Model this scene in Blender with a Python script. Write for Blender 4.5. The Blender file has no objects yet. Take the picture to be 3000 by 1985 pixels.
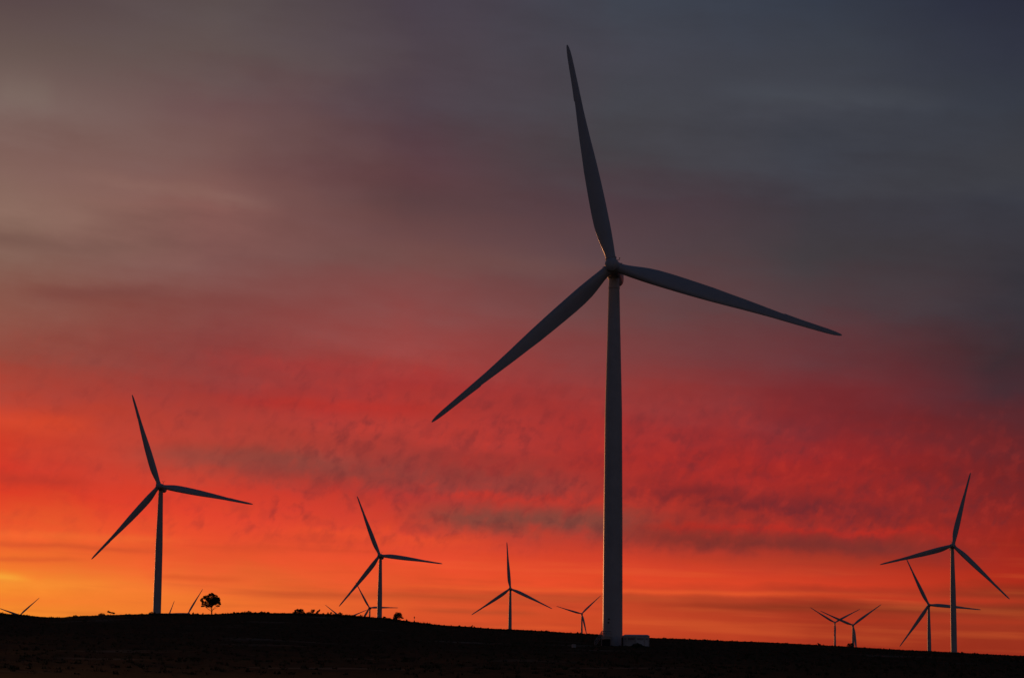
import bpy, bmesh, math, random
from mathutils import Vector, Matrix, Euler
R_ = math.radians
random.seed(7)
sc = bpy.context.scene
col = sc.collection

# ------------------------------------------------------------------ camera
PITCH, ROLL, EYE = R_(7.96), R_(0.6), 1.7
FPX = 6600.0 / 3000.0                       # focal length in frame widths
cd = bpy.data.cameras.new("camera")
cam = bpy.data.objects.new("camera", cd); col.objects.link(cam)
cd.sensor_width = 36.0; cd.lens = 36.0 * FPX
cd.clip_start = 0.5; cd.clip_end = 40000
fw = Vector((0, math.cos(PITCH), math.sin(PITCH))); r0 = Vector((1, 0, 0)); u0 = r0.cross(fw)
rt = r0 * math.cos(ROLL) + u0 * math.sin(ROLL); up = u0 * math.cos(ROLL) - r0 * math.sin(ROLL)
m = Matrix((rt, up, -fw)).transposed().to_4x4(); m.translation = (0, 0, EYE)
cam.matrix_world = m
sc.camera = cam
sc.view_settings.view_transform = 'Standard'; sc.view_settings.look = 'None'
sc.view_settings.exposure = 0.0; sc.view_settings.gamma = 1.0

def look(px, py):                           # direction seen at a point of the 3000 x 1985 photograph
    return fw + rt * ((px - 1500) / 6600.0) - up * ((py - 992.5) / 6600.0)
def angles(px, py):
    v = look(px, py)
    return math.degrees(math.atan2(v.x, v.y)), math.degrees(math.atan2(v.z, math.hypot(v.x, v.y)))
def s2l(c):
    out = []
    for v in c:
        v /= 255.0
        out.append(v / 12.92 if v <= 0.04045 else ((v + 0.055) / 1.055) ** 2.4)
    return tuple(out) + (1.0,)

# ------------------------------------------------------------------ sky (world): dusk sky + a sheet of sunlit cloud
SUN_AZ, SUN_EL = -21.0, 1.5                 # degrees: left of the view, just over the ridge
world = bpy.data.worlds.new("World"); sc.world = world; world.use_nodes = True
NT = world.node_tree; NT.nodes.clear(); L = NT.links
def nd(t, **kw):
    n = NT.nodes.new(t)
    for k, v in kw.items(): setattr(n, k, v)
    return n
def plug(sock, v):
    if isinstance(v, (int, float)): sock.default_value = v
    elif isinstance(v, tuple): sock.default_value = v
    else: L.new(v, sock)
def M(op, a, b=None, c=None, clamp=False):
    n = nd('ShaderNodeMath', operation=op, use_clamp=clamp)
    plug(n.inputs[0], a)
    if b is not None: plug(n.inputs[1], b)
    if c is not None: plug(n.inputs[2], c)
    return n.outputs[0]
def mixc(f, a, b, blend='MIX'):
    n = nd('ShaderNodeMix', data_type='RGBA', blend_type=blend)
    plug(n.inputs[0], f); plug(n.inputs[6], a); plug(n.inputs[7], b)
    return n.outputs[2]
def maprange(v, a, b, c, d, smooth=True):
    n = nd('ShaderNodeMapRange', interpolation_type='SMOOTHSTEP' if smooth else 'LINEAR')
    plug(n.inputs[0], v)
    for i, x in enumerate((a, b, c, d)): n.inputs[1 + i].default_value = x
    return n.outputs[0]
def noise(vec, scale, detail=4.0, rough=0.55, dist=0.0):
    n = nd('ShaderNodeTexNoise'); L.new(vec, n.inputs['Vector'])
    n.inputs['Scale'].default_value = scale; n.inputs['Detail'].default_value = detail
    n.inputs['Roughness'].default_value = rough; n.inputs['Distortion'].default_value = dist
    return n.outputs[0]
def comb(x, y, z=0.0):
    n = nd('ShaderNodeCombineXYZ'); plug(n.inputs[0], x); plug(n.inputs[1], y); plug(n.inputs[2], z)
    return n.outputs[0]

tc = nd('ShaderNodeTexCoord'); sep = nd('ShaderNodeSeparateXYZ'); L.new(tc.outputs['Generated'], sep.inputs[0])
X, Y, Z = sep.outputs
AZ = M('MULTIPLY', M('ARCTAN2', X, Y), 57.29578)
EL = M('MULTIPLY', M('ARCSINE', Z), 57.29578)
# clouds lie in sheets that run very slightly down to the right
SH = M('ADD', EL, M('MULTIPLY', AZ, 0.075))
v_str = comb(M('MULTIPLY', AZ, 0.16), M('MULTIPLY', SH, 0.9))
v_mid = comb(M('MULTIPLY', AZ, 0.55), M('MULTIPLY', SH, 1.15), 3.7)
v_rip = comb(M('ADD', M('MULTIPLY', AZ, 1.35), M('MULTIPLY', EL, -0.35)), M('MULTIPLY', EL, 1.35), 9.1)
n_str = noise(v_str, 1.0, 5.0, 0.55)
n_mid = noise(v_mid, 1.0, 5.0, 0.55)
n_rip = noise(v_rip, 1.6, 4.0, 0.5, 0.3)
warp = M('ADD', M('MULTIPLY', M('SUBTRACT', n_str, 0.5), 1.5), M('MULTIPLY', M('SUBTRACT', n_mid, 0.5), 0.9))
low = maprange(EL, 0.6, 3.5, 0.28, 1.0)     # the bands get thinner towards the horizon
ELW = M('ADD', EL, M('MULTIPLY', warp, low))
AZW = M('ADD', AZ, M('MULTIPLY', M('SUBTRACT', noise(comb(M('MULTIPLY', AZ, 0.3), M('MULTIPLY', EL, 0.5), 21.0), 1.0, 3.0), 0.5), 3.0))

ROWS = [0, 150, 300, 450, 600, 750, 900, 1050, 1150, 1250, 1350, 1450, 1550, 1650, 1700, 1750, 1800, 1900]
GRID = {
 0: [(89,72,73),(104,86,81),(123,101,95),(127,96,89),(138,106,94),(132,98,86),(138,84,72),(150,74,62),(178,68,54),(208,67,42),(208,56,40),(222,62,38),(238,94,44),(241,118,44),(246,146,46),(242,128,44),(245,142,44),(248,150,46)],
 600: [(90,78,78),(98,82,80),(108,80,80),(120,88,84),(134,90,84),(126,84,80),(132,72,68),(143,63,60),(158,57,53),(178,64,54),(190,68,52),(217,63,44),(231,76,45),(235,88,46),(237,103,48),(240,118,46),(240,116,46),(242,118,48)],
 1200: [(74,64,74),(78,67,75),(80,66,74),(88,62,68),(94,66,68),(116,76,74),(138,74,72),(160,64,60),(170,54,52),(182,60,52),(165,58,52),(193,53,48),(212,67,48),(237,79,46),(233,83,44),(222,84,43),(220,83,42),(220,82,42)],
 1800: [(64,68,79),(66,66,75),(68,68,75),(70,66,71),(78,60,67),(90,68,72),(108,68,68),(128,62,62),(150,56,54),(165,50,48),(172,48,44),(186,50,42),(172,56,46),(215,66,42),(228,74,40),(202,70,40),(202,72,38),(200,70,36)],
 2400: [(54,60,73),(60,64,74),(66,68,77),(62,64,73),(61,57,64),(66,60,64),(82,60,64),(106,54,58),(122,46,50),(128,42,46),(158,40,40),(155,42,38),(150,46,40),(178,56,38),(208,62,36),(168,56,36),(170,56,34),(166,52,30)],
 3000: [(43,46,61),(49,52,65),(54,58,68),(59,60,67),(57,58,67),(57,54,61),(54,50,57),(60,44,49),(72,43,50),(96,38,42),(112,36,38),(122,36,36),(148,38,32),(165,40,28),(172,42,26),(142,50,30),(152,52,30),(148,46,28)],
}
cols = []
for px in sorted(GRID):
    ramp = nd('ShaderNodeValToRGB'); cr = ramp.color_ramp; cr.interpolation = 'B_SPLINE' if False else 'LINEAR'
    pts = sorted(((angles(px, py)[1], s2l(c)) for py, c in zip(ROWS, GRID[px])), key=lambda p: p[0])
    lo, hi = -1.0, 40.0
    top = s2l((34, 41, 54))
    pts = [(lo, pts[0][1])] + pts + [(24.0, tuple(0.5 * a + 0.5 * b for a, b in zip(pts[-1][1], top))), (hi, top)]
    for i, (e, c) in enumerate(pts):
        pos = (e - lo) / (hi - lo)
        if i < 2: el_ = cr.elements[i]; el_.position = pos
        else: el_ = cr.elements.new(min(1.0, pos))
        el_.color = c
    L.new(maprange(ELW, lo, hi, 0.0, 1.0, False), ramp.inputs[0])
    cols.append((angles(px, 1200)[0], ramp.outputs[0]))
cloud = cols[0][1]
for (a0, _), (a1, c1) in zip(cols[:-1], cols[1:]):
    cloud = mixc(maprange(AZW, a0, a1, 0.0, 1.0, False), cloud, c1)

def band(x0, y0, x1, y1, w, colour, strength, wob=0.5, rip=0.0):
    """a streak of cloud from one bearing/elevation to another, w photo pixels thick"""
    global cloud
    a0, e0 = angles(x0, y0); a1, e1 = angles(x1, y1); wd = w / 6600.0 * 57.3
    t = M('DIVIDE', M('SUBTRACT', AZ, a0), a1 - a0)
    c = M('ADD', M('MULTIPLY', t, e1 - e0), e0)
    e = M('ADD', EL, M('MULTIPLY', M('SUBTRACT', n_mid, 0.5), wob))
    if rip: e = M('ADD', e, M('MULTIPLY', M('SUBTRACT', n_rip, 0.5), rip))
    d = M('DIVIDE', M('SUBTRACT', e, c), wd)
    g = M('EXPONENT', M('MULTIPLY', M('MULTIPLY', d, d), -1.0))
    win = M('MULTIPLY', maprange(t, -0.22, 0.22, 0.0, 1.0), maprange(t, 0.78, 1.22, 1.0, 0.0))
    cloud = mixc(M('MULTIPLY', M('MULTIPLY', g, win), strength), cloud, s2l(colour))

band(250, 525, 760, 590, 20, (142, 106, 96), .34, .6, .15)
band(-100, 700, 500, 735, 26, (120, 86, 78), .45, .4)
band(100, 870, 500, 850, 22, (120, 66, 62), .35, .4)
band(900, 740, 1700, 790, 34, (116, 82, 78), .40, .5)
band(150, 280, 0, 270, 40, (128, 112, 102), .30, .4)
band(650, 480, 1350, 540, 44, (98, 60, 64), .28, .5)
band(650, 1055, 1350, 1110, 24, (170, 54, 52), .40, .5, .3)
band(700, 1180, 1300, 1205, 22, (184, 48, 42), .55, .5)
band(-50, 1215, 250, 1250, 26, (222, 72, 40), .45, .5)
band(420, 1330, 1000, 1350, 30, (135, 72, 62), .55, .5, .3)
band(650, 1368, 1750, 1425, 54, (122, 64, 58), .56, .6, .7)
band(-50, 1395, 260, 1410, 20, (184, 56, 42), .55, .4)
band(1850, 1430, 2650, 1500, 26, (112, 40, 44), .62, .6, .8)
band(1300, 1450, 1900, 1490, 15, (202, 52, 40), .60, .4, .7)
band(1750, 1540, 2750, 1560, 14, (192, 42, 32), .65, .4, .5)
band(1250, 1508, 1880, 1532, 42, (120, 70, 60), .82, .5, .45)
band(1850, 1570, 2750, 1616, 33, (118, 48, 43), .80, .4, .35)
band(1950, 1640, 2600, 1650, 14, (186, 62, 38), .35, .3)
band(850, 1550, 1400, 1590, 16, (236, 80, 44), .50, .5, .6)
band(-80, 1588, 480, 1612, 9, (206, 80, 42), .60, .25)
band(-80, 1632, 230, 1640, 8, (214, 86, 42), .50, .25)
band(-200, 1684, 60, 1690, 11, (250, 172, 58), .7, .3)
band(-200, 1700, 260, 1712, 12, (246, 142, 50), .5, .3)
band(460, 1683, 700, 1697, 9, (214, 86, 40), .60, .2)
band(-80, 1560, 500, 1580, 12, (246, 112, 50), .35, .2)
band(900, 1712, 2500, 1742, 8, (242, 94, 44), .55, .14)
band(800, 1738, 2050, 1754, 12, (190, 78, 40), .60, .16)
band(2000, 1772, 3100, 1790, 13, (128, 50, 30), .60, .16)
band(2300, 1745, 3050, 1762, 10, (204, 56, 32), .45, .14)
band(1250, 1785, 1560, 1796, 8, (174, 72, 40), .55, .12)
band(1200, 1830, 1700, 1838, 7, (232, 92, 44), .35, .1)
band(2400, 1815, 3100, 1822, 8, (178, 54, 30), .35, .1)
band(2450, 560, 3100, 500, 50, (66, 67, 72), .25, .6)
band(2150, 260, 2700, 300, 26, (72, 76, 84), .35, .8)

# mottled altocumulus: small ripples in the middle sky, stronger to the right
rip_mask = M('MULTIPLY', M('MULTIPLY', maprange(EL, 2.2, 3.4, 0.0, 1.0), maprange(M('ADD', EL, M('MULTIPLY', AZ, 0.10)), 4.8, 7.8, 1.0, 0.0)), maprange(AZ, -9.0, -1.0, 0.35, 1.0))
rip = maprange(n_rip, 0.50, 0.70, 0.0, 1.0)
cloud = mixc(M('MULTIPLY', M('MULTIPLY', rip, rip_mask), 0.36), cloud, mixc(0.6, cloud, s2l((84, 40, 48))))
rip2 = maprange(n_rip, 0.30, 0.48, 1.0, 0.0)
cloud = mixc(M('MULTIPLY', M('MULTIPLY', rip2, rip_mask), 0.24), cloud, mixc(0.5, cloud, s2l((214, 56, 38))))
v_fin = comb(M('ADD', M('MULTIPLY', AZ, 2.7), M('MULTIPLY', EL, -0.9)), M('MULTIPLY', EL, 2.3), 14.3)
n_fin = noise(v_fin, 1.0, 3.0, 0.5, 0.2)
fin_mask = M('MULTIPLY', M('MULTIPLY', maprange(EL, 2.2, 3.2, 0.0, 1.0), maprange(M('ADD', EL, M('MULTIPLY', AZ, 0.10)), 5.2, 8.2, 1.0, 0.0)), maprange(AZ, -11.0, -4.0, 0.25, 1.0))
fin_mask = M('MULTIPLY', fin_mask, maprange(n_mid, 0.38, 0.62, 0.45, 1.0))
cloud = mixc(M('MULTIPLY', maprange(n_fin, 0.50, 0.74, 0.0, 0.58), fin_mask), cloud, mixc(0.62, cloud, s2l((78, 40, 46))))
cloud = mixc(M('MULTIPLY', maprange(n_fin, 0.28, 0.48, 0.38, 0.0), fin_mask), cloud, mixc(0.45, cloud, s2l((216, 58, 42))))
# thin level streaks low over the horizon
n_low = noise(comb(M('MULTIPLY', AZ, 0.13), M('MULTIPLY', M('ADD', EL, M('MULTIPLY', AZ, 0.03)), 2.4), 5.5), 1.0, 4.0, 0.5, 0.15)
lowm = maprange(EL, 1.6, 3.6, 1.0, 0.0)
cloud = mixc(M('MULTIPLY', maprange(n_low, 0.50, 0.72, 0.0, 0.42), lowm), cloud, mixc(0.55, cloud, s2l((120, 44, 34))))
cloud = mixc(M('MULTIPLY', maprange(n_low, 0.30, 0.47, 0.30, 0.0), lowm), cloud, mixc(0.5, cloud, s2l((252, 120, 56))))
# overall unevenness of the cloud sheet
gain = M('ADD', 1.0, M('ADD', M('MULTIPLY', M('SUBTRACT', n_str, 0.5), 0.34), M('MULTIPLY', M('SUBTRACT', n_mid, 0.5), 0.22)))
gn = nd('ShaderNodeVectorMath', operation='SCALE'); L.new(cloud, gn.inputs[0]); L.new(gain, gn.inputs['Scale'])
bg_cloud = nd('ShaderNodeBackground'); L.new(gn.outputs[0], bg_cloud.inputs[0]); bg_cloud.inputs[1].default_value = 1.0
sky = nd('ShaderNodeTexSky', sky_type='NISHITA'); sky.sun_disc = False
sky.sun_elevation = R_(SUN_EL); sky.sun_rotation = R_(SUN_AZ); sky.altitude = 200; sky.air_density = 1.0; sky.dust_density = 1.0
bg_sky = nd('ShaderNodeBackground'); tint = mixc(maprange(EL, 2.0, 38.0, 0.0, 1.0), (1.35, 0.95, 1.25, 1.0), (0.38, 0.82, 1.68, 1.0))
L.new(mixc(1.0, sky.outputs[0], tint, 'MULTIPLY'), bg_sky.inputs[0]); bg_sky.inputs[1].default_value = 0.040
# the cloud sheet covers the sunset side and thins out overhead and behind
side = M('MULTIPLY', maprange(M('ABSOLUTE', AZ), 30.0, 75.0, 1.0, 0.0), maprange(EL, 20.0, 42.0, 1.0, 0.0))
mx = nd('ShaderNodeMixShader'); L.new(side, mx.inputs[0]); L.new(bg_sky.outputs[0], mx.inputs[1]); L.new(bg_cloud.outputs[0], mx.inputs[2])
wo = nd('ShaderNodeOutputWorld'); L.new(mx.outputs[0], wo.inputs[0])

# ------------------------------------------------------------------ the low sun
ld = bpy.data.lights.new("sun", 'SUN'); ld.energy = 0.4; ld.angle = R_(1.0); ld.color = (1.0, 0.42, 0.16)
sun = bpy.data.objects.new("sun", ld); col.objects.link(sun)
sd = Vector((math.sin(R_(SUN_AZ)) * math.cos(R_(SUN_EL)), math.cos(R_(SUN_AZ)) * math.cos(R_(SUN_EL)), math.sin(R_(SUN_EL))))
sun.rotation_euler = sd.to_track_quat('Z', 'Y').to_euler()

# ------------------------------------------------------------------ helpers
def material(name, base, rough=0.6, spec=0.5, var=None, scale=1.0, metallic=0.0, bump=0.0):
    mt = bpy.data.materials.new(name); mt.use_nodes = True
    nt = mt.node_tree; b = nt.nodes['Principled BSDF']
    b.inputs['Roughness'].default_value = rough; b.inputs['Metallic'].default_value = metallic
    b.inputs['Specular IOR Level'].default_value = spec
    if var:
        t = nt.nodes.new('ShaderNodeTexCoord'); n = nt.nodes.new('ShaderNodeTexNoise')
        n.inputs['Scale'].default_value = scale; n.inputs['Detail'].default_value = 6
        nt.links.new(t.outputs['Object'], n.inputs['Vector'])
        r = nt.nodes.new('ShaderNodeValToRGB'); r.color_ramp.elements[0].position = 0.35; r.color_ramp.elements[1].position = 0.68
        r.color_ramp.elements[0].color = tuple(base) + (1,); r.color_ramp.elements[1].color = tuple(var) + (1,)
        nt.links.new(n.outputs[0], r.inputs[0]); nt.links.new(r.outputs[0], b.inputs['Base Color'])
        if bump:
            bp = nt.nodes.new('ShaderNodeBump'); bp.inputs['Strength'].default_value = bump; bp.inputs['Distance'].default_value = 0.1
            nt.links.new(n.outputs[0], bp.inputs['Height']); nt.links.new(bp.outputs[0], b.inputs['Normal'])
    else:
        b.inputs['Base Color'].default_value = tuple(base) + (1,)
    return mt
def tag(o, label=None, cat=None, group=None, kind=None):
    if label: o['label'] = label
    if cat: o['category'] = cat
    if group: o['group'] = group
    if kind: o['kind'] = kind
    return o
def empty(name, loc, rz=0.0):
    o = bpy.data.objects.new(name, None); col.objects.link(o)
    o.location = loc; o.rotation_euler = (0, 0, rz); o.empty_display_size = 2
    return o
class MB:
    """collects shapes into one mesh"""
    def __init__(s): s.v = []; s.f = []
    def add(s, vs, fs):
        n = len(s.v); s.v += [tuple(v) for v in vs]; s.f += [tuple(i + n for i in f) for f in fs]
    def box(s, x0, x1, y0, y1, z0, z1):
        s.add([(x0,y0,z0),(x1,y0,z0),(x1,y1,z0),(x0,y1,z0),(x0,y0,z1),(x1,y0,z1),(x1,y1,z1),(x0,y1,z1)],
              [(0,3,2,1),(4,5,6,7),(0,1,5,4),(1,2,6,5),(2,3,7,6),(3,0,4,7)])
    def lathe(s, prof, seg=48, axis='z', cx=0, cy=0, cz=0):
        vs = []; fs = []
        for h, r in prof:
            for k in range(seg):
                a = 2 * math.pi * k / seg; c, d = r * math.cos(a), r * math.sin(a)
                vs.append((cx + c, cy + d, cz + h) if axis == 'z' else (cx + c, cy + h, cz - d))
        for i in range(len(prof) - 1):
            for k in range(seg):
                k2 = (k + 1) % seg; a = i * seg
                fs.append((a + k, a + k2, a + seg + k2, a + seg + k))
        fs.append(tuple(reversed(range(seg)))); fs.append(tuple(range((len(prof) - 1) * seg, len(prof) * seg)))
        s.add(vs, fs)
    def tube(s, p, q, r1, r2=None, seg=8):
        p, q = Vector(p), Vector(q); r2 = r1 if r2 is None else r2; d = (q - p).normalized()
        a = d.orthogonal().normalized(); b = d.cross(a); vs = []; fs = []
        for c, r in ((p, r1), (q, r2)):
            for k in range(seg):
                t = 2 * math.pi * k / seg; vs.append(c + a * (r * math.cos(t)) + b * (r * math.sin(t)))
        for k in range(seg):
            k2 = (k + 1) % seg; fs.append((k, k2, seg + k2, seg + k))
        fs.append(tuple(reversed(range(seg)))); fs.append(tuple(range(seg, 2 * seg)))
        s.add(vs, fs)
    def build(s, name, mat, parent=None, smooth=False, loc=None):
        me = bpy.data.meshes.new(name); me.from_pydata(s.v, [], s.f); me.update()
        if smooth:
            me.polygons.foreach_set('use_smooth', [True] * len(me.polygons))
        me.materials.append(mat)
        o = bpy.data.objects.new(name, me); col.objects.link(o)
        if parent: o.parent = parent
        if loc: o.location = loc
        return o
def sharp_edges(o, deg=30):
    bm = bmesh.new(); bm.from_mesh(o.data)
    for e in bm.edges:
        if len(e.link_faces) == 2 and e.calc_face_angle(0) > R_(deg): e.smooth = False
    bm.to_mesh(o.data); bm.free()

# ------------------------------------------------------------------ terrain
TURB = [  # hub position, yaw, blade angle, label  (world metres)
 ((21.33,475.55,84.15), 8.0,101.8, 'largest wind turbine, nearest, its tall pale tower rising from beside the low cabin'),
 ((-182.85,1172.3,86.5), 5.0,109.2, 'second largest wind turbine, far left, standing behind the ridge near the round pine tree'),
 ((-102.7,1785.75,77.9), 7.2,112.7, 'mid-sized wind turbine whose lower left blade crosses a smaller turbine behind it'),
 ((0.9,2473.04,72.68), 2.3,94.9, 'slim wind turbine standing alone near the middle with one blade pointing almost straight up'),
 ((139.65,4366.59,80.45), 6.8,164.0, 'small wind turbine close left of the big tower, one blade hanging beside its own tower'),
 ((297.87,1518.38,77.2), 3.6,75.3, 'tall wind turbine furthest right, its upper blade leaning right'),
 ((418.15,2259.73,54.76), 9.0,114.9, 'wind turbine with its right blade passing behind the tall far right tower'),
 ((579.29,4035.95,63.58), 7.0,148.5, 'thinner left turbine of a crossing pair, its third blade hidden by its own tower'),
 ((497.94,3286.18,48.49), 6.6,156.6, 'small wind turbine on the right of a crossing pair, rising beside the dark ridge bush'),
 ((-240.82,3908.01,78.64), 7.4,120.2, 'small distant wind turbine half behind the mid-sized turbine, its hub just above the ridge'),
 ((-337.47,4655.11,68.33), 7.0,144.0, 'distant wind turbine sunk behind the ridge, only two blade ends showing left and right'),
 ((-957.72,4443.24,67.41), 7.0,42.4, 'distant wind turbine at far left edge, two blades in a wide V over the ridge'),
 ((-576.8,4077.59,68.18), 7.0,60.5, 'distant turbine behind the ridge whose thin slanting blade rises just left of pine tree'),
 ((-697.45,4611.99,54.4), 7.0,71.5, 'distant turbine behind ridge, only a short blade tip showing beside the second largest tower'),
]
HUBH = 80.5; OVER = 3.9; TILT = 5.0
BASES = []
for (hx, hy, hz), psi, th, lab in TURB:
    p = R_(psi); BASES.append((hx + math.sin(p) * OVER, hy + math.cos(p) * OVER, hz - HUBH))
CREST_Y = 650.0
CREST = [(-600,14.5),(-400,12.5),(-250,12.2),(-180,12.3),(-145.8,11.64),(-139.9,11.51),(-135.0,10.98),(-131.1,10.82),(-127.2,10.77),(-123.3,11.2),(-116.5,11.56),(-109.6,11.82),(-102.8,12.09),(-99.9,12.22),(-95.0,12.17),(-89.1,12.13),(-83.2,12.2),(-77.4,12.64),(-71.5,12.71),(-67.6,12.65),(-61.7,12.71),(-57.8,12.65),(-52.0,12.52),(-48.0,12.27),(-44.1,12.12),(-38.3,11.69),(-33.4,11.36),(-28.5,10.63),(-22.6,10.01),(-18.7,9.67),(-13.8,9.52),(-8.9,9.19),(-4.0,8.85),(0.9,8.71),(10.6,8.32),(20.4,7.75),(26.3,7.52),(34.1,7.11),(40.4,6.79),(45.8,6.65),(59.5,6.22),(79.0,5.64),(88.8,5.26),(98.5,4.69),(108.3,4.21),(118.0,3.82),(127.8,3.44),(137.5,3.06),(147.3,2.29),(180,1.2),(260,-2),(400,-6),(700,-10)]
def crest(x):
    if x <= CREST[0][0]: return CREST[0][1]
    for (a, b), (c, d) in zip(CREST[:-1], CREST[1:]):
        if x <= c: return b + (d - b) * (x - a) / (c - a)
    return CREST[-1][1]
def sm(t): t = max(0.0, min(1.0, t)); return t * t * (3 - 2 * t)
def wob(x, y):
    return (math.sin(x * .13 + 1.3 * math.sin(y * .05)) * math.cos(y * .11 + .7) + .6 * math.sin(x * .31 + y * .23) + .4 * math.cos(x * .71 - y * .53))
def far_h(x, y):
    sw = sv = 0.0
    for bx, by, bz in BASES[1:]:
        d2 = ((x - bx) ** 2 + (y - by) ** 2 * .5) + 400.0
        w = 1.0 / d2 ** 1.6; sw += w; sv += w * bz
    return sv / sw
def ground(x, y):
    # bearing-consistent ridge: the crest is a straight rise across the view at CREST_Y
    c = crest(x)
    if y <= CREST_Y:
        t = max(0.0, (y - 120.0) / (CREST_Y - 120.0))
        h = c * t ** 1.75
        amp = .10 * sm((y - 60) / 200.0) * (1 - .75 * sm((y - 560) / 80.0))
        h += wob(x, y) * amp
        d = math.hypot(x - 24.0, y - 477.0)
        k = sm((17.0 - d) / 8.0)
        h = h * (1 - k) + 3.62 * k
        return h
    t = sm((y - CREST_Y) / 450.0)
    h = (c - (y - CREST_Y) * .02) * (1 - t) + far_h(x, y) * t
    return h + wob(x * .3, y * .3) * .4 * t * 0.5
def axis(parts):
    out = []
    for a, b, n in parts:
        out += [a + (b - a) * i / n for i in range(n)]
    return out + [parts[-1][1]]
gx = axis([(-14000,-3000,8),(-3000,-1200,12),(-1200,-220,40),(-220,220,200),(220,1200,40),(1200,3000,12),(3000,14000,8)])
gy = axis([(-1500,-100,7),(-100,60,8),(60,440,48),(440,520,27),(520,630,30),(630,670,24),(670,1300,40),(1300,5200,60),(5200,22000,16)])
g = MB(); vs = [(x, y, ground(x, y)) for y in gy for x in gx]; W_ = len(gx)
g.v = vs; g.f = [(j*W_+i, j*W_+i+1, (j+1)*W_+i+1, (j+1)*W_+i) for j in range(len(gy)-1) for i in range(len(gx)-1)]
gm = bpy.data.materials.new('dark_scrubland'); gm.use_nodes = True
nt = gm.node_tree; b = nt.nodes['Principled BSDF']; b.inputs['Roughness'].default_value = 1.0; b.inputs['Specular IOR Level'].default_value = 0.015
t = nt.nodes.new('ShaderNodeTexCoord')
def gn_(s, d=5):
    n = nt.nodes.new('ShaderNodeTexNoise'); n.inputs['Scale'].default_value = s; n.inputs['Detail'].default_value = d
    nt.links.new(t.outputs['Object'], n.inputs['Vector']); return n
n1 = gn_(.9, 6); n2 = gn_(.035, 7)
r1 = nt.nodes.new('ShaderNodeValToRGB'); r1.color_ramp.elements[0].color = (.040,.034,.015,1); r1.color_ramp.elements[1].color = (.070,.058,.028,1)
r1.color_ramp.elements[0].position = .35; r1.color_ramp.elements[1].position = .7
r2 = nt.nodes.new('ShaderNodeValToRGB'); r2.color_ramp.elements[0].position = .60; r2.color_ramp.elements[1].position = .70
r2.color_ramp.elements[0].color = (0,0,0,1); r2.color_ramp.elements[1].color = (1,1,1,1)
mxn = nt.nodes.new('ShaderNodeMix'); mxn.data_type = 'RGBA'; mxn.inputs[7].default_value = (.17,.14,.09,1)
nt.links.new(n1.outputs[0], r1.inputs[0]); nt.links.new(n2.outputs[0], r2.inputs[0])
nt.links.new(r2.outputs[0], mxn.inputs[0]); nt.links.new(r1.outputs[0], mxn.inputs[6]); nt.links.new(mxn.outputs[2], b.inputs['Base Color'])
bp = nt.nodes.new('ShaderNodeBump'); bp.inputs['Strength'].default_value = .8; bp.inputs['Distance'].default_value = .3
nt.links.new(n1.outputs[0], bp.inputs['Height']); nt.links.new(bp.outputs[0], b.inputs['Normal'])
go = g.build('ground', gm, smooth=True); tag(go, kind='structure')

# ------------------------------------------------------------------ materials
paint = material('white_turbine_paint', (.50,.51,.52), .42, .5, (.58,.59,.60), .35)
blade_m = material('white_blade_gelcoat', (.50,.51,.53), .35, .5, (.56,.57,.58), .2)
grey = material('galvanised_steel', (.30,.31,.32), .45, .5, (.38,.38,.39), 3.0, .6)
dark_m = material('dark_rubber_and_vents', (.03,.03,.032), .9, .1)
roofm = material('cabin_roof_paint', (.62,.64,.67), .35, .5, (.52,.54,.57), 1.2)
wallm = material('cabin_wall_paint', (.40,.39,.38), .6, .4, (.47,.46,.45), 1.5)
conc = material('weathered_concrete', (.28,.27,.25), .9, .2, (.36,.35,.33), 2.0)
leafm = material('dark_green_leaves', (.030,.045,.018), .8, .2, (.06,.075,.03), 6.0)
barkm = material('brown_bark', (.07,.05,.035), .9, .2, (.11,.08,.06), 5.0)
drym = material('dry_scrub', (.045,.042,.018), 1.0, .0, (.09,.075,.036), .8)
blackp = material('black_post_paint', (.02,.02,.02), .5)
whitep = material('white_post_paint', (.8,.8,.8), .5)

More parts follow.
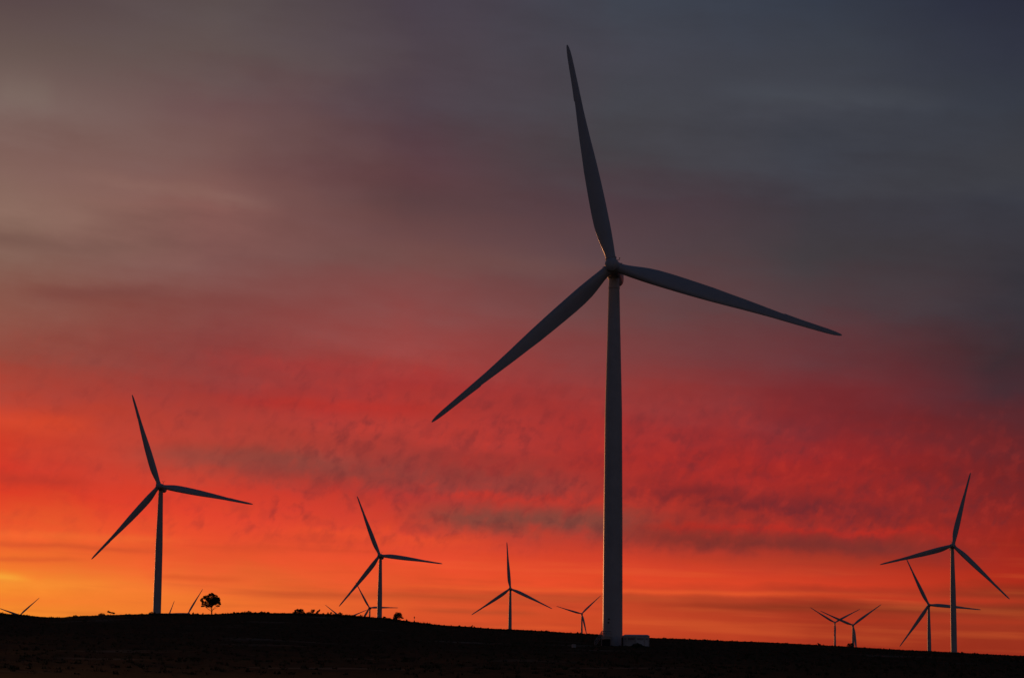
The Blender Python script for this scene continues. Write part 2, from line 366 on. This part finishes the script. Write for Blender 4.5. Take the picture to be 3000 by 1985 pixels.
# ------------------------------------------------------------------ wind turbine
def blade_mesh():
    R = 51.0
    #      r/R   LE     TE    thickness/chord  twist
    S = [(.030,.0205,.0205,1.0,12),(.045,.0207,.0207,1.0,12),(.065,.0215,.0235,.90,12),(.090,.0228,.0285,.74,12),(.120,.0240,.0345,.60,11.5),
         (.150,.0250,.0390,.50,11),(.190,.0256,.0422,.40,10),(.240,.0254,.0430,.34,8.5),(.300,.0250,.0421,.29,7),(.360,.0240,.0405,.26,6),
         (.436,.0220,.0380,.24,5),(.500,.0194,.0338,.22,4),(.570,.0160,.0300,.21,3.2),(.640,.0136,.0252,.20,2.5),(.700,.0118,.0206,.19,2),
         (.742,.0116,.0176,.19,1.6),(.752,.0116,.0196,.19,1.6),(.800,.0112,.0166,.18,1.2),(.840,.0108,.0146,.18,1),(.900,.0102,.0122,.18,.5),(.940,.0096,.0106,.18,.2),
         (.970,.0078,.0082,.18,0),(.990,.0048,.0056,.18,0),(1.0,.0016,.0028,.2,0)]
    N = 28; mb = MB(); vs = []; fs = []
    for f, le, te, tc_, tw in S:
        le *= R * 1.03; te *= R * 1.03; c = le + te; w = R_(tw); blend = max(0, min(1, (tc_ - .4) / .6))
        for k in range(N):
            a = 2 * math.pi * k / N
            s = (1 - math.cos(a)) / 2                   # 0 at LE .. 1 at TE
            circ_y = math.sin(a) * .5
            foil = (5 * (.2969*math.sqrt(s) - .126*s - .3516*s*s + .2843*s**3 - .1015*s**4))
            foil = foil if a <= math.pi else -foil
            yy = circ_y * blend + foil * (1 - blend) * 1.0
            x = le - s * c; y = -yy * c * tc_
            xr = x * math.cos(w) + y * math.sin(w); yr = -x * math.sin(w) + y * math.cos(w)
            pre = -1.2 * f ** 3                          # bends forward a little towards the tip
            vs.append((xr, yr + pre, f * R))
    for i in range(len(S) - 1):
        for k in range(N):
            k2 = (k + 1) % N; fs.append((i*N+k, i*N+k2, (i+1)*N+k2, (i+1)*N+k))
    fs.append(tuple(range(N))); fs.append(tuple(reversed(range((len(S)-1)*N, len(S)*N))))
    mb.add(vs, fs); return mb
def hub_mesh():
    mb = MB()
    prof = [(-2.55,.02),(-2.52,.45),(-2.40,.85),(-2.18,1.15),(-1.95,1.32),(-1.92,1.40),(-1.2,1.52),(-.4,1.60),(.6,1.60),(1.15,1.52),(1.45,1.30)]
    mb.lathe(prof, 40, 'y')
    for k in range(3):
        a = k * 2 * math.pi / 3; d = Vector((math.sin(a), 0, math.cos(a)))
        mb.tube(d * .7, d * 1.85, 1.22, 1.13, 28)
        mb.tube(d * 1.66, d * 1.80, 1.25, 1.25, 28)     # root collar
    return mb
def nacelle_mesh():
    mb = MB(); vs = []; fs = []; N = 32
    S = [(1.5,1.25,1.30,-.05),(1.9,1.42,1.6,-.1),(2.8,1.58,1.85,-.1),(5.5,1.62,2.0,-.15),(8.5,1.62,2.0,-.12),(10.2,1.52,1.9,-.05),(11.1,1.45,1.6,.05),(11.6,.9,1.05,.1)]
    for y, hw, hh, cz in S:
        for k in range(N):
            a = 2 * math.pi * k / N; c, s = math.cos(a), math.sin(a); e = .72
            vs.append((hw * math.copysign(abs(c) ** e, c), y, cz + hh * math.copysign(abs(s) ** e, s)))
    for i in range(len(S) - 1):
        for k in range(N):
            k2 = (k + 1) % N; fs.append((i*N+k2, i*N+k, (i+1)*N+k, (i+1)*N+k2))
    fs.append(tuple(range(N))); fs.append(tuple(reversed(range((len(S)-1)*N, len(S)*N))))
    mb.add(vs, fs)
    return mb
def tower_mesh():
    mb = MB()
    key = [(-1.0,2.10),(0,2.10),(25,2.02),(50,1.83),(68,1.38),(76.6,1.19)]
    def rad(z):
        for (a, b), (c, d) in zip(key[:-1], key[1:]):
            if z <= c: return b + (d - b) * (z - a) / (c - a)
        return key[-1][1]
    zs = sorted(set([-1.0, 0] + [1.6 * k for k in range(1, 48)]))
    prof = []
    seams = [13.5, 27.0, 41.0, 55.0]
    pts = [(z, rad(z)) for z in zs if all(abs(z - s) > .3 for s in seams)]
    for s in seams: pts += [(s-.09, rad(s)), (s-.08, rad(s)+.03), (s+.08, rad(s)+.03), (s+.09, rad(s))]
    pts.sort()
    pts += [(76.2,1.19),(76.25,1.27),(76.6,1.27),(76.65,1.17),(77.4,1.15),(79.0,1.15)]
    mb.lathe(pts, 56)
    return mb
def mast_mesh():
    mb = MB()
    mb.tube((0,0,-.5),(0,0,1.75),.10,.08,8); mb.tube((-.7,0,1.6),(.7,0,1.6),.06,.06,6)
    for s in (-1, 1):
        mb.tube((s*.7,0,1.6),(s*.7,0,1.95),.05,.05,6); mb.tube((s*.7,0,1.92),(s*.7,0,2.1),.15,.15,8)
    return mb
def place_rotor(o, hubc, theta):
    o.matrix_basis = Matrix.Translation(hubc) @ Matrix.Rotation(R_(-TILT), 4, 'X') @ Matrix.Rotation(R_(90 - theta), 4, 'Y')
HUBC = Vector((0, -OVER, HUBH))
def make_turbine():
    root = empty('wind_turbine', (0,0,0))
    tw = tower_mesh().build('tower', paint, root, True); sharp_edges(tw, 25)
    na = nacelle_mesh().build('nacelle', paint, root, True); sharp_edges(na, 50)
    na.matrix_basis = Matrix.Translation(HUBC) @ Matrix.Rotation(R_(-TILT), 4, 'X')
    ms = mast_mesh().build('instrument_mast', grey, na); ms.location = (0, 8.6, 2.05)
    hb = hub_mesh().build('hub', paint, root, True); sharp_edges(hb, 35); place_rotor(hb, HUBC, 90)
    bl = blade_mesh().build('blade', blade_m, root, True); sharp_edges(bl, 60)
    out = [bl]
    for k in (1, 2):
        c = bl.copy(); col.objects.link(c); c.parent = root; out.append(c)
    return root
def kids(o): return [c for c in bpy.data.objects if c.parent == o]
def copy_tree(o, parent=None):
    c = o.copy(); col.objects.link(c); c.parent = parent
    for ch in kids(o): copy_tree(ch, c)
    return c
proto = make_turbine()
roots = [proto] + [copy_tree(proto) for _ in TURB[1:]]
for root, (h, psi, th, lab), bs in zip(roots, TURB, BASES):
    root.location = bs; root.rotation_euler = (0, 0, R_(-psi))
    tag(root, lab, 'wind turbine', 'wind turbines of the wind farm')
    bls = [c for c in kids(root) if c.name.startswith('blade')]
    for k, bl in enumerate(bls): place_rotor(bl, HUBC, th + 120 * k)
    for hb in kids(root):
        if hb.name.startswith('hub'): place_rotor(hb, HUBC, th)

# parts only the nearest turbine shows: door, platform with stair, wall lamps
big = proto
b0 = Vector(BASES[0])
def door_part():
    mb = MB()                                            # curved door leaf lying on the tower front-left
    n = 6; z0, z1 = 2.05, 4.15; a0, a1 = R_(-122), R_(-98); vs = []; fs = []
    for rr in (2.06, 2.14):
        for i in range(n + 1):
            a = a0 + (a1 - a0) * i / n
            vs += [(rr*math.cos(a), rr*math.sin(a), z0), (rr*math.cos(a), rr*math.sin(a), z1)]
    o2 = 2 * (n + 1)
    for i in range(n):
        fs.append((o2+2*i, o2+2*i+2, o2+2*i+3, o2+2*i+1)); fs.append((2*i, 2*i+1, 2*i+3, 2*i+2))
        fs.append((2*i+1, o2+2*i+1, o2+2*i+3, 2*i+3)); fs.append((2*i, 2*i+2, o2+2*i+2, o2+2*i))
    fs += [(0, o2, o2+1, 1), (2*n, 2*n+1, o2+2*n+1, o2+2*n)]
    mb.add(vs, fs); return mb
door_part().build('door', paint, big)
pf = MB()
pf.box(-2.0,-.05,-3.7,-1.75,1.88,2.0)
for x in (-1.94,-.11):
    for y in (-3.64,-1.95): pf.tube((x,y,-.3),(x,y,1.9),.06,.06,8)
pf.box(-2.0,-.05,-3.68,-3.62,1.45,1.90); pf.box(-2.0,-1.94,-3.68,-1.9,1.45,1.9)
plat = pf.build('entrance_platform', grey, big)
sk = MB(); sk.box(-1.9,-.15,-3.55,-2.05,-.3,1.4); sk.build('platform_skirt', dark_m, big)  # plain dark box filling the space under the platform
rl = MB()
def rail(pts, r=.05):
    for p, q in zip(pts[:-1], pts[1:]): rl.tube(p, q, r, r, 6)
rail([(-.08,-2.0,3.05),(-.08,-3.66,3.05),(-1.97,-3.66,3.05),(-1.97,-2.85,3.05)]); rail([(-.08,-2.0,2.55),(-.08,-3.66,2.55),(-1.97,-3.66,2.55),(-1.97,-2.85,2.55)])
for p in ((-.08,-2.0),(-.08,-3.66),(-1.0,-3.66),(-1.97,-3.66),(-1.97,-2.85)): rl.tube((p[0],p[1],2.0),(p[0],p[1],3.05),.032,.032,6)
rl.build('railing', grey, plat)
st = MB(); sx, ex = -2.02, -3.55
for y in (-2.78,-1.90):
    st.tube((sx,y,1.95),(ex,y,-.15),.06,.06,6)
    st.tube((sx,y,3.0),(ex,y,.95),.05,.05,6); st.tube((sx,y,2.5),(ex,y,.45),.04,.04,6)
    for t_ in (0,.33,.66,1): x=sx+(ex-sx)*t_; z=1.95-2.1*t_; st.tube((x,y,z),(x,y,z+1.05),.03,.03,6)
for i in range(8):
    t_=(i+.5)/8; x=sx+(ex-sx)*t_; z=1.95-2.1*t_; st.box(x-.12,x+.12,-2.78,-1.90,z-.015,z+.02)
st.build('stair', grey, big)
for ax, az in ((-105,5.6),(-108,4.85)):
    a=R_(ax); lm=MB(); lm.tube((2.02*math.cos(a),2.02*math.sin(a),az),(2.28*math.cos(a),2.28*math.sin(a),az),.13,.16,12); lm.build('wall_lamp', dark_m, big)

# ------------------------------------------------------------------ kiosk beside the tower
def bearing_x(px, y, pz=None):                           # x of the sight line at distance y (for a point on the ridge slope)
    v = look(px, 1860 if pz is None else pz); return v.x / v.y * y
cy0 = 474.0; cxm = bearing_x(1864, cy0, 1885)
cab = empty('transformer_cabin', (cxm, cy0, 3.6), R_(-1.5))
tag(cab, 'low pale utility cabin with chamfered flat roof, right of the biggest tower', 'cabin')
w_ = MB(); hw = 2.72
w_.box(-hw, hw, 0, 2.5, -.3, 2.08); w_.build('wall', wallm, cab)
rf = MB()
rf.add([(-hw-.12,-.12,2.084),(hw+.12,-.12,2.084),(hw+.12,2.62,2.084),(-hw-.12,2.62,2.084),
        (-hw-.12,-.12,2.2),(hw+.12,-.12,2.2),(hw+.12,2.62,2.2),(-hw-.12,2.62,2.2),
        (-hw+.38,.35,2.46),(hw-.38,.35,2.46),(hw-.38,2.15,2.46),(-hw+.38,2.15,2.46)],
       [(0,3,2,1),(0,1,5,4),(1,2,6,5),(2,3,7,6),(3,0,4,7),(4,5,9,8),(5,6,10,9),(6,7,11,10),(7,4,8,11),(8,9,10,11)])
rf.build('roof', roofm, cab)
for x0, x1 in ((-2.55,-1.95),(-1.85,-.2),(.0,1.65),(1.85,2.55)):
    d = MB(); d.box(x0,x1,-.035,.0-.002,.1,1.95)
    dd = d.build('door', wallm if x0 < 0 else roofm, cab)
    s_ = MB()
    for i in range(5): s_.box(x0+.12,x1-.12,-.055,-.037,1.35+i*.09,1.39+i*.09)
    s_.build('louvre', dark_m, dd)
    hnd = MB(); hnd.box(x1-.14,x1-.10,-.075,-.037,.95,1.15); hnd.build('handle', dark_m, dd)
pl = MB(); pl.box(-hw-.3,hw+.3,-.5,2.9,-.4,.04); pl.build('plinth', conc, cab)
ann = MB(); ann.box(-.17,.17,0,.6,-.2,1.80); ann.box(-.19,.19,-.03,.63,1.805,1.86); ann.box(-.13,.13,-.02,-.002,.2,1.7)
ao = ann.build('equipment_cabinet', dark_m); ao.location = (bearing_x(1823.2, 473.4, 1880), 473.4, 3.6)
tag(ao, 'narrow dark steel cabinet wedged between the biggest tower and pale cabin', 'cabinet')

# ------------------------------------------------------------------ vegetation
def leaves(mb, c, r, n, size, flat=1.0):
    cx, cy, cz = c
    for _ in range(n):
        while True:
            p = Vector((random.uniform(-1,1), random.uniform(-1,1), random.uniform(-1,1)))
            if p.length <= 1: break
        if random.random() < .45 and p.length > 0: p = p.normalized() * random.uniform(.7, 1.08)
        q = Vector((cx + p.x*r, cy + p.y*r, cz + p.z*r*flat))
        a = Vector((random.gauss(0,1), random.gauss(0,1), random.gauss(0,1))).normalized(); b_ = a.orthogonal().normalized()
        s = size * random.uniform(.6, 1.4)
        mb.add([q - b_*s*.35, q + b_*s*.35, q + a*s], [(0,1,2)])
def plant(name, px, dist, clumps, label, cat, group=None, trunk=None, size=.13, dens=140, sink=.0, scale=None):
    """clumps in photo pixels: (dx, height, radius[, flat]); trunk: list of (x0,h0,x1,h1,r0,r1) in pixels"""
    x = bearing_x(px, dist); z = ground(x, dist); k = dist / 6600.0
    root = empty(name, (x, dist, z - sink)); tag(root, label, cat, group)
    cr = MB()
    for c in clumps:
        dx, h, r = c[:3]; fl = c[3] if len(c) > 3 else 1.0
        dy = random.uniform(-.5, .5) * max(1, 14 - r) * k
        n = int(dens * max(.25, (r * k) ** 1.5) * 7.0 + 50)
        leaves(cr, (dx*k, dy, h*k), r*k, n, size, fl)
    cr.build('crown' if 'tree' in name else 'foliage', leafm, root)
    tr = MB()
    for x0,h0,x1,h1,ra,rb in (trunk or [(0,-1,0,max(1.0, .5*max(c[1] for c in clumps)),.5,.3)]):
        ra *= 1.35; rb *= 1.5
        tr.tube((x0*k, random.uniform(-.1,.1) if trunk else 0, h0*k), (x1*k, random.uniform(-1.2,1.2)*k*4 if trunk and ra < 1.2 else 0, h1*k), ra*k, rb*k, 7)
    tr.build('trunk' if 'tree' in name else 'stem', barkm, root)
    return root

PT = [(-4,47,13),(-15,48,8),(9,50,8),(-7,57,4),(-1.5,59,4),(3,57,4),(-22,48,4.5),(-23,51,3),(-30,41,4.5),(-29,45,2.5),(-27,36,4),(-28,30,3.2,.7),(-29,24,3.0,.7),(-25,24,2.2,.8),(-18,30,6),(-13,25,6,.8),(-1,30,7),(-6,34,8),(4,36,9),(10,38,9),(17,38,7),(20,43,4.5),(18.5,47,3),(21,33,4),(24,30,2.6,.8),(19,25,3.2,.6),(15,25,2,.6),(9,31,5,.8),(4,42,10),(12,45,6),(-20,36,3),(-10,41,7),(-8,24,3,.6),(-3,23,3.5,.6)]
TT = [(0,-2,-.3,12,1.5,1.2),(-.3,12,-.3,40,1.1,.6),(-.3,9,-16,19,.5,.3),(-3,11,-20,23,.45,.25),(-.3,14,-12,26,.45,.3),(0,8,4,16,.55,.45),(4,16,13,25,.45,.3),(13,25,21,33,.35,.2),(3,14,18,22,.35,.2),(0,20,7,31,.5,.3),(-.3,22,-8,35,.5,.3),(-16,19,-26,28,.3,.2),(0,26,14,40,.4,.2)]
plant('pine_tree', 618.5, 646, PT, 'round-crowned dark pine tree standing alone on the ridge skyline', 'tree', None, TT, .16, 165)
G = 'shrubs along the ridge skyline'
B = [
 (4, [(0,2,5),(-4,3,4),(6,1,3)], 'dark low shrub at the extreme left end of the ridge'),
 (218, [(-3,2,3),(2,3,3),(5,2,2)], 'tiny low bush on the ridge dip left of the broad flat shrub'),
 (295, [(-6,2,4),(0,4,4),(6,3,4),(9,1,3)], 'broad low rounded shrub left of the umbrella-shaped shrub on ridge'),
 (322, [(-7,11,3.5,.8),(-3,9,3,.7),(3,8,3,.6),(8,7,3.5,.7),(11,6,2,.8)], 'small umbrella-shaped shrub with gaps under its crown on left ridge'),
 (443, [(-6,2,4),(0,4,4.5),(6,3,4.5)], 'rounded bush pressed against left foot of second largest turbine tower'),
 (563, [(0,3,2.5),(1,5,1.5)], 'tiny upright shrub just right of the slanting distant blade'),
 (575, [(-3,1.5,2),(1,2.5,2.5),(4,2,2)], 'low spreading shrub a little left of pine tree'),
 (592, [(0,3,1),(0,5,.8)], 'thin tiny sprig standing left of pine tree trunk'),
 (682, [(0,3,2),(2,4,1.5)], 'tiny shrub on the ridge right of pine tree'),
 (726, [(-4,2,3),(1,4,3.5),(5,3,3)], 'small domed bush on the ridge midway between pine tree and large dark bush'),
 (765, [(-4,2,2.5),(0,4,2),(4,2,2.5),(9,3,2)], 'ragged low scrub with spiky top left of the large dark bush'),
 (782, [(0,2,2.5),(3,3,1.5)], 'small tuft of scrub nearest left of the large dark bush'),
 (874, [(-11,3,6),(-6,6,7),(0,6,7),(5,7,7),(11,5,6),(-10,9,3),(-3,12,2.6),(6,13,2.2),(10,11,3),(15,2,4),(-15,2,4),(2,10,4),(-7,12,2)], 'large dark rounded bush, biggest on the ridge between the pine and the mid-sized turbine'),
 (905, [(-6,2,4),(0,3.5,4),(7,2.5,4)], 'low mound of scrub right beside the large dark bush'),
 (916, [(-3,10,4.5),(2,11,3.5),(0,7,2.5)], 'ball-shaped little shrub on a thin stem right of the large dark bush'),
 (928, [(-1,5,3),(1,8,3),(5,11,2.5),(7,13,1.6),(-2,3,3)], 'straggly shrub leaning right beside the ball-shaped little shrub'),
 (969, [(0,7,2.6,.6),(-1,6,2,.6)], 'tiny flat-topped shrub on a stalk, alone on the ridge'),
 (994, [(-5,3,4),(0,5,4.5),(5,4,4),(1,8,2)], 'dark bush at the foot of the sunk blade with rounded top'),
 (1010, [(-5,1,3),(0,1.5,3)], 'low flat bush on the ridge beside the sunk distant blade'),
 (1055, [(0,3,1.2),(0,6,.9)], 'thin upright twig bush left of small distant turbine'),
 (1125, [(-1,4,2.5),(2,5,2),(-4,2,2)], 'small leafy shrub right of the mid-sized turbine foot'),
 (1140, [(-3,2,2),(1,3,1.5)], 'low tuft between small leafy shrub and round stemmed shrub'),
 (1344, [(0,2,1.2),(1,3,1)], 'tiny tuft alone on the ridge right of black and white post'),
 (1383, [(-2,3,1.6),(1,5,1.2),(6,2,1.6)], 'small forked shrub left of the slim lone turbine'),
 (1598, [(0,1.5,2.5),(3,2,2)], 'tiny low bush between the slim lone turbine and small turbine'),
 (1692, [(0,2.5,2),(2,2,2),(0,5,1)], 'little bush just left of small turbine beside the big tower'),
 (1723, [(-3,1.5,2),(3,1.5,2)], 'flat little bush between small turbine and the big tower'),
 (1945, [(0,1.5,3),(5,1.5,2)], 'low bush on the ridge right of pale cabin'),
 (2101, [(0,2,2),(3,1.5,2)], 'small tuft on open ridge well right of the pale cabin'),
 (2398, [(0,4,2),(3,2,2.5),(-1,6,1)], 'small pointed shrub left of the crossing pair of turbines'),
 (2490, [(-6,5,4.5),(0,8,5),(6,7,5),(2,4,6),(-4,10,2.5),(5,11,2.5)], 'dense dark bush at the foot of right turbine of the crossing pair'),
 (2672, [(0,1.5,2),(2,2,1.2)], 'tiny bush left of the turbine with the partly hidden right blade'),
 (2818, [(0,3,2),(2,2,1.8)], 'tiny bush just right of tallest right-hand tower'),
 (2856, [(-6,1,2.5),(0,2,2.5),(6,1,2.5)], 'wide low scrub patch right of the tallest right-hand tower'),
 (2990, [(-2,3,2),(2,4,2),(5,2,3)], 'ragged shrub at the extreme right end of the ridge'),
]
for px, cl, lab in B:
    plant('ridge_shrub', px, 648.0, cl, lab, 'shrub', G, None, .13, 130, .12)
ST = [(0,-1,-4,14,.6,.4),(0,-1,3,14,.6,.4),(1,-1,9,12,.5,.3),(0,0,-8,10,.4,.3)]
plant('ridge_shrub', 1164, 648.0, [(-7,14,5),(-2,18,6),(5,18,5.5),(9,12,4.5),(11,8,2.5),(-9,8,4.5),(-5,7,5),(-1,12,5),(8,15,5),(-10,3,4),(15,7,2),(0,13,6),(4,10,5),(-5,12,6),(1,17,6),(-6,5,5)], 'round shrub with bare stems showing on right, between mid-sized turbine and banded post', 'shrub', G, ST, .13, 120, .1)
cb = plant('bush', 1866, 458.0, [(-14,2,7,.8),(-6,6,8,.9),(1,9,7,.9),(9,6,8,.8),(17,2,8,.7),(24,0,6,.7)], 'dark rounded bush in front of the pale cabin', 'bush', None, None, .13, 200, .3)

# marker post on the ridge
k = 648/6600.0; xp = bearing_x(1213, 648); zp = ground(xp, 648)
mp = empty('marker_post', (xp, 648, zp)); tag(mp, 'short post banded black and white on the ridge right of the round stemmed shrub', 'post')
a_=MB(); a_.lathe([(-.3,.16),(.55,.16)],12); a_.build('post_foot', blackp, mp, False)
a_=MB(); a_.lathe([(.55,.045),(1.15,.045)],10); a_.build('white_band', whitep, mp, False)
a_=MB(); a_.lathe([(1.15,.15),(1.62,.15),(1.68,.08)],12); a_.build('post_cap', blackp, mp, False)
# pale block on the slope
yb = 425.0; xb = bearing_x(1681, yb, 1905); zb = ground(xb, yb)
bk = MB(); bk.box(-.34,.34,-.34,.34,-.1,.58); bk.box(-.28,.28,-.28,.28,.582,.64)
bo = bk.build('concrete_block', conc); bo.location = (xb, yb, zb); bo.rotation_euler = (0,0,R_(12)); tag(bo, 'small pale square concrete block on the dark slope left of biggest tower', 'block')
bo.data.materials[0] = wallm

# ground cover: low fynbos scrub all over the slope and along the crest
sc_ = MB()
def tuft(x, y, h, w, n):
    z = ground(x, y)
    for _ in range(n):
        a = random.uniform(0, 2*math.pi); l = random.uniform(.5, 1.0) * h
        bx = x + random.uniform(-w, w)*.6; by = y + random.uniform(-w, w)*.6
        tx = bx + math.cos(a)*w*random.uniform(.2,.9); ty = by + math.sin(a)*w*random.uniform(.2,.9); s = random.uniform(.04,.11) * (1 + h)
        c, d = math.cos(a+1.57)*s, math.sin(a+1.57)*s
        sc_.add([(bx-c,by-d,z-.06),(bx+c,by+d,z-.06),(tx,ty,z+l)],[(0,1,2)])
for _ in range(7500):
    y = random.uniform(628, 656); x = random.uniform(-170, 170)
    patch = .5 + .5*math.sin(x*.19+1.0)*math.sin(x*.067+2) 
    h = random.uniform(.08,.24) * (.6 + patch) + (.35*random.random() if random.random() < .09 else 0)
    if -85 < x < -20: h *= 1.5
    if x > 40: h *= .85
    tuft(x, y, h, .35, 8)
for _ in range(9000):
    y = 150 + 480*random.random()**.7; x = random.uniform(-.27, .27)*y
    if math.hypot(x-24, y-476) < 8: continue
    tuft(x, y, random.uniform(.1,.35), .4, 6)
so = sc_.build('scrub', drym); tag(so, 'low dark fynbos scrub and dry grass covering the slope', 'scrub', kind='stuff')
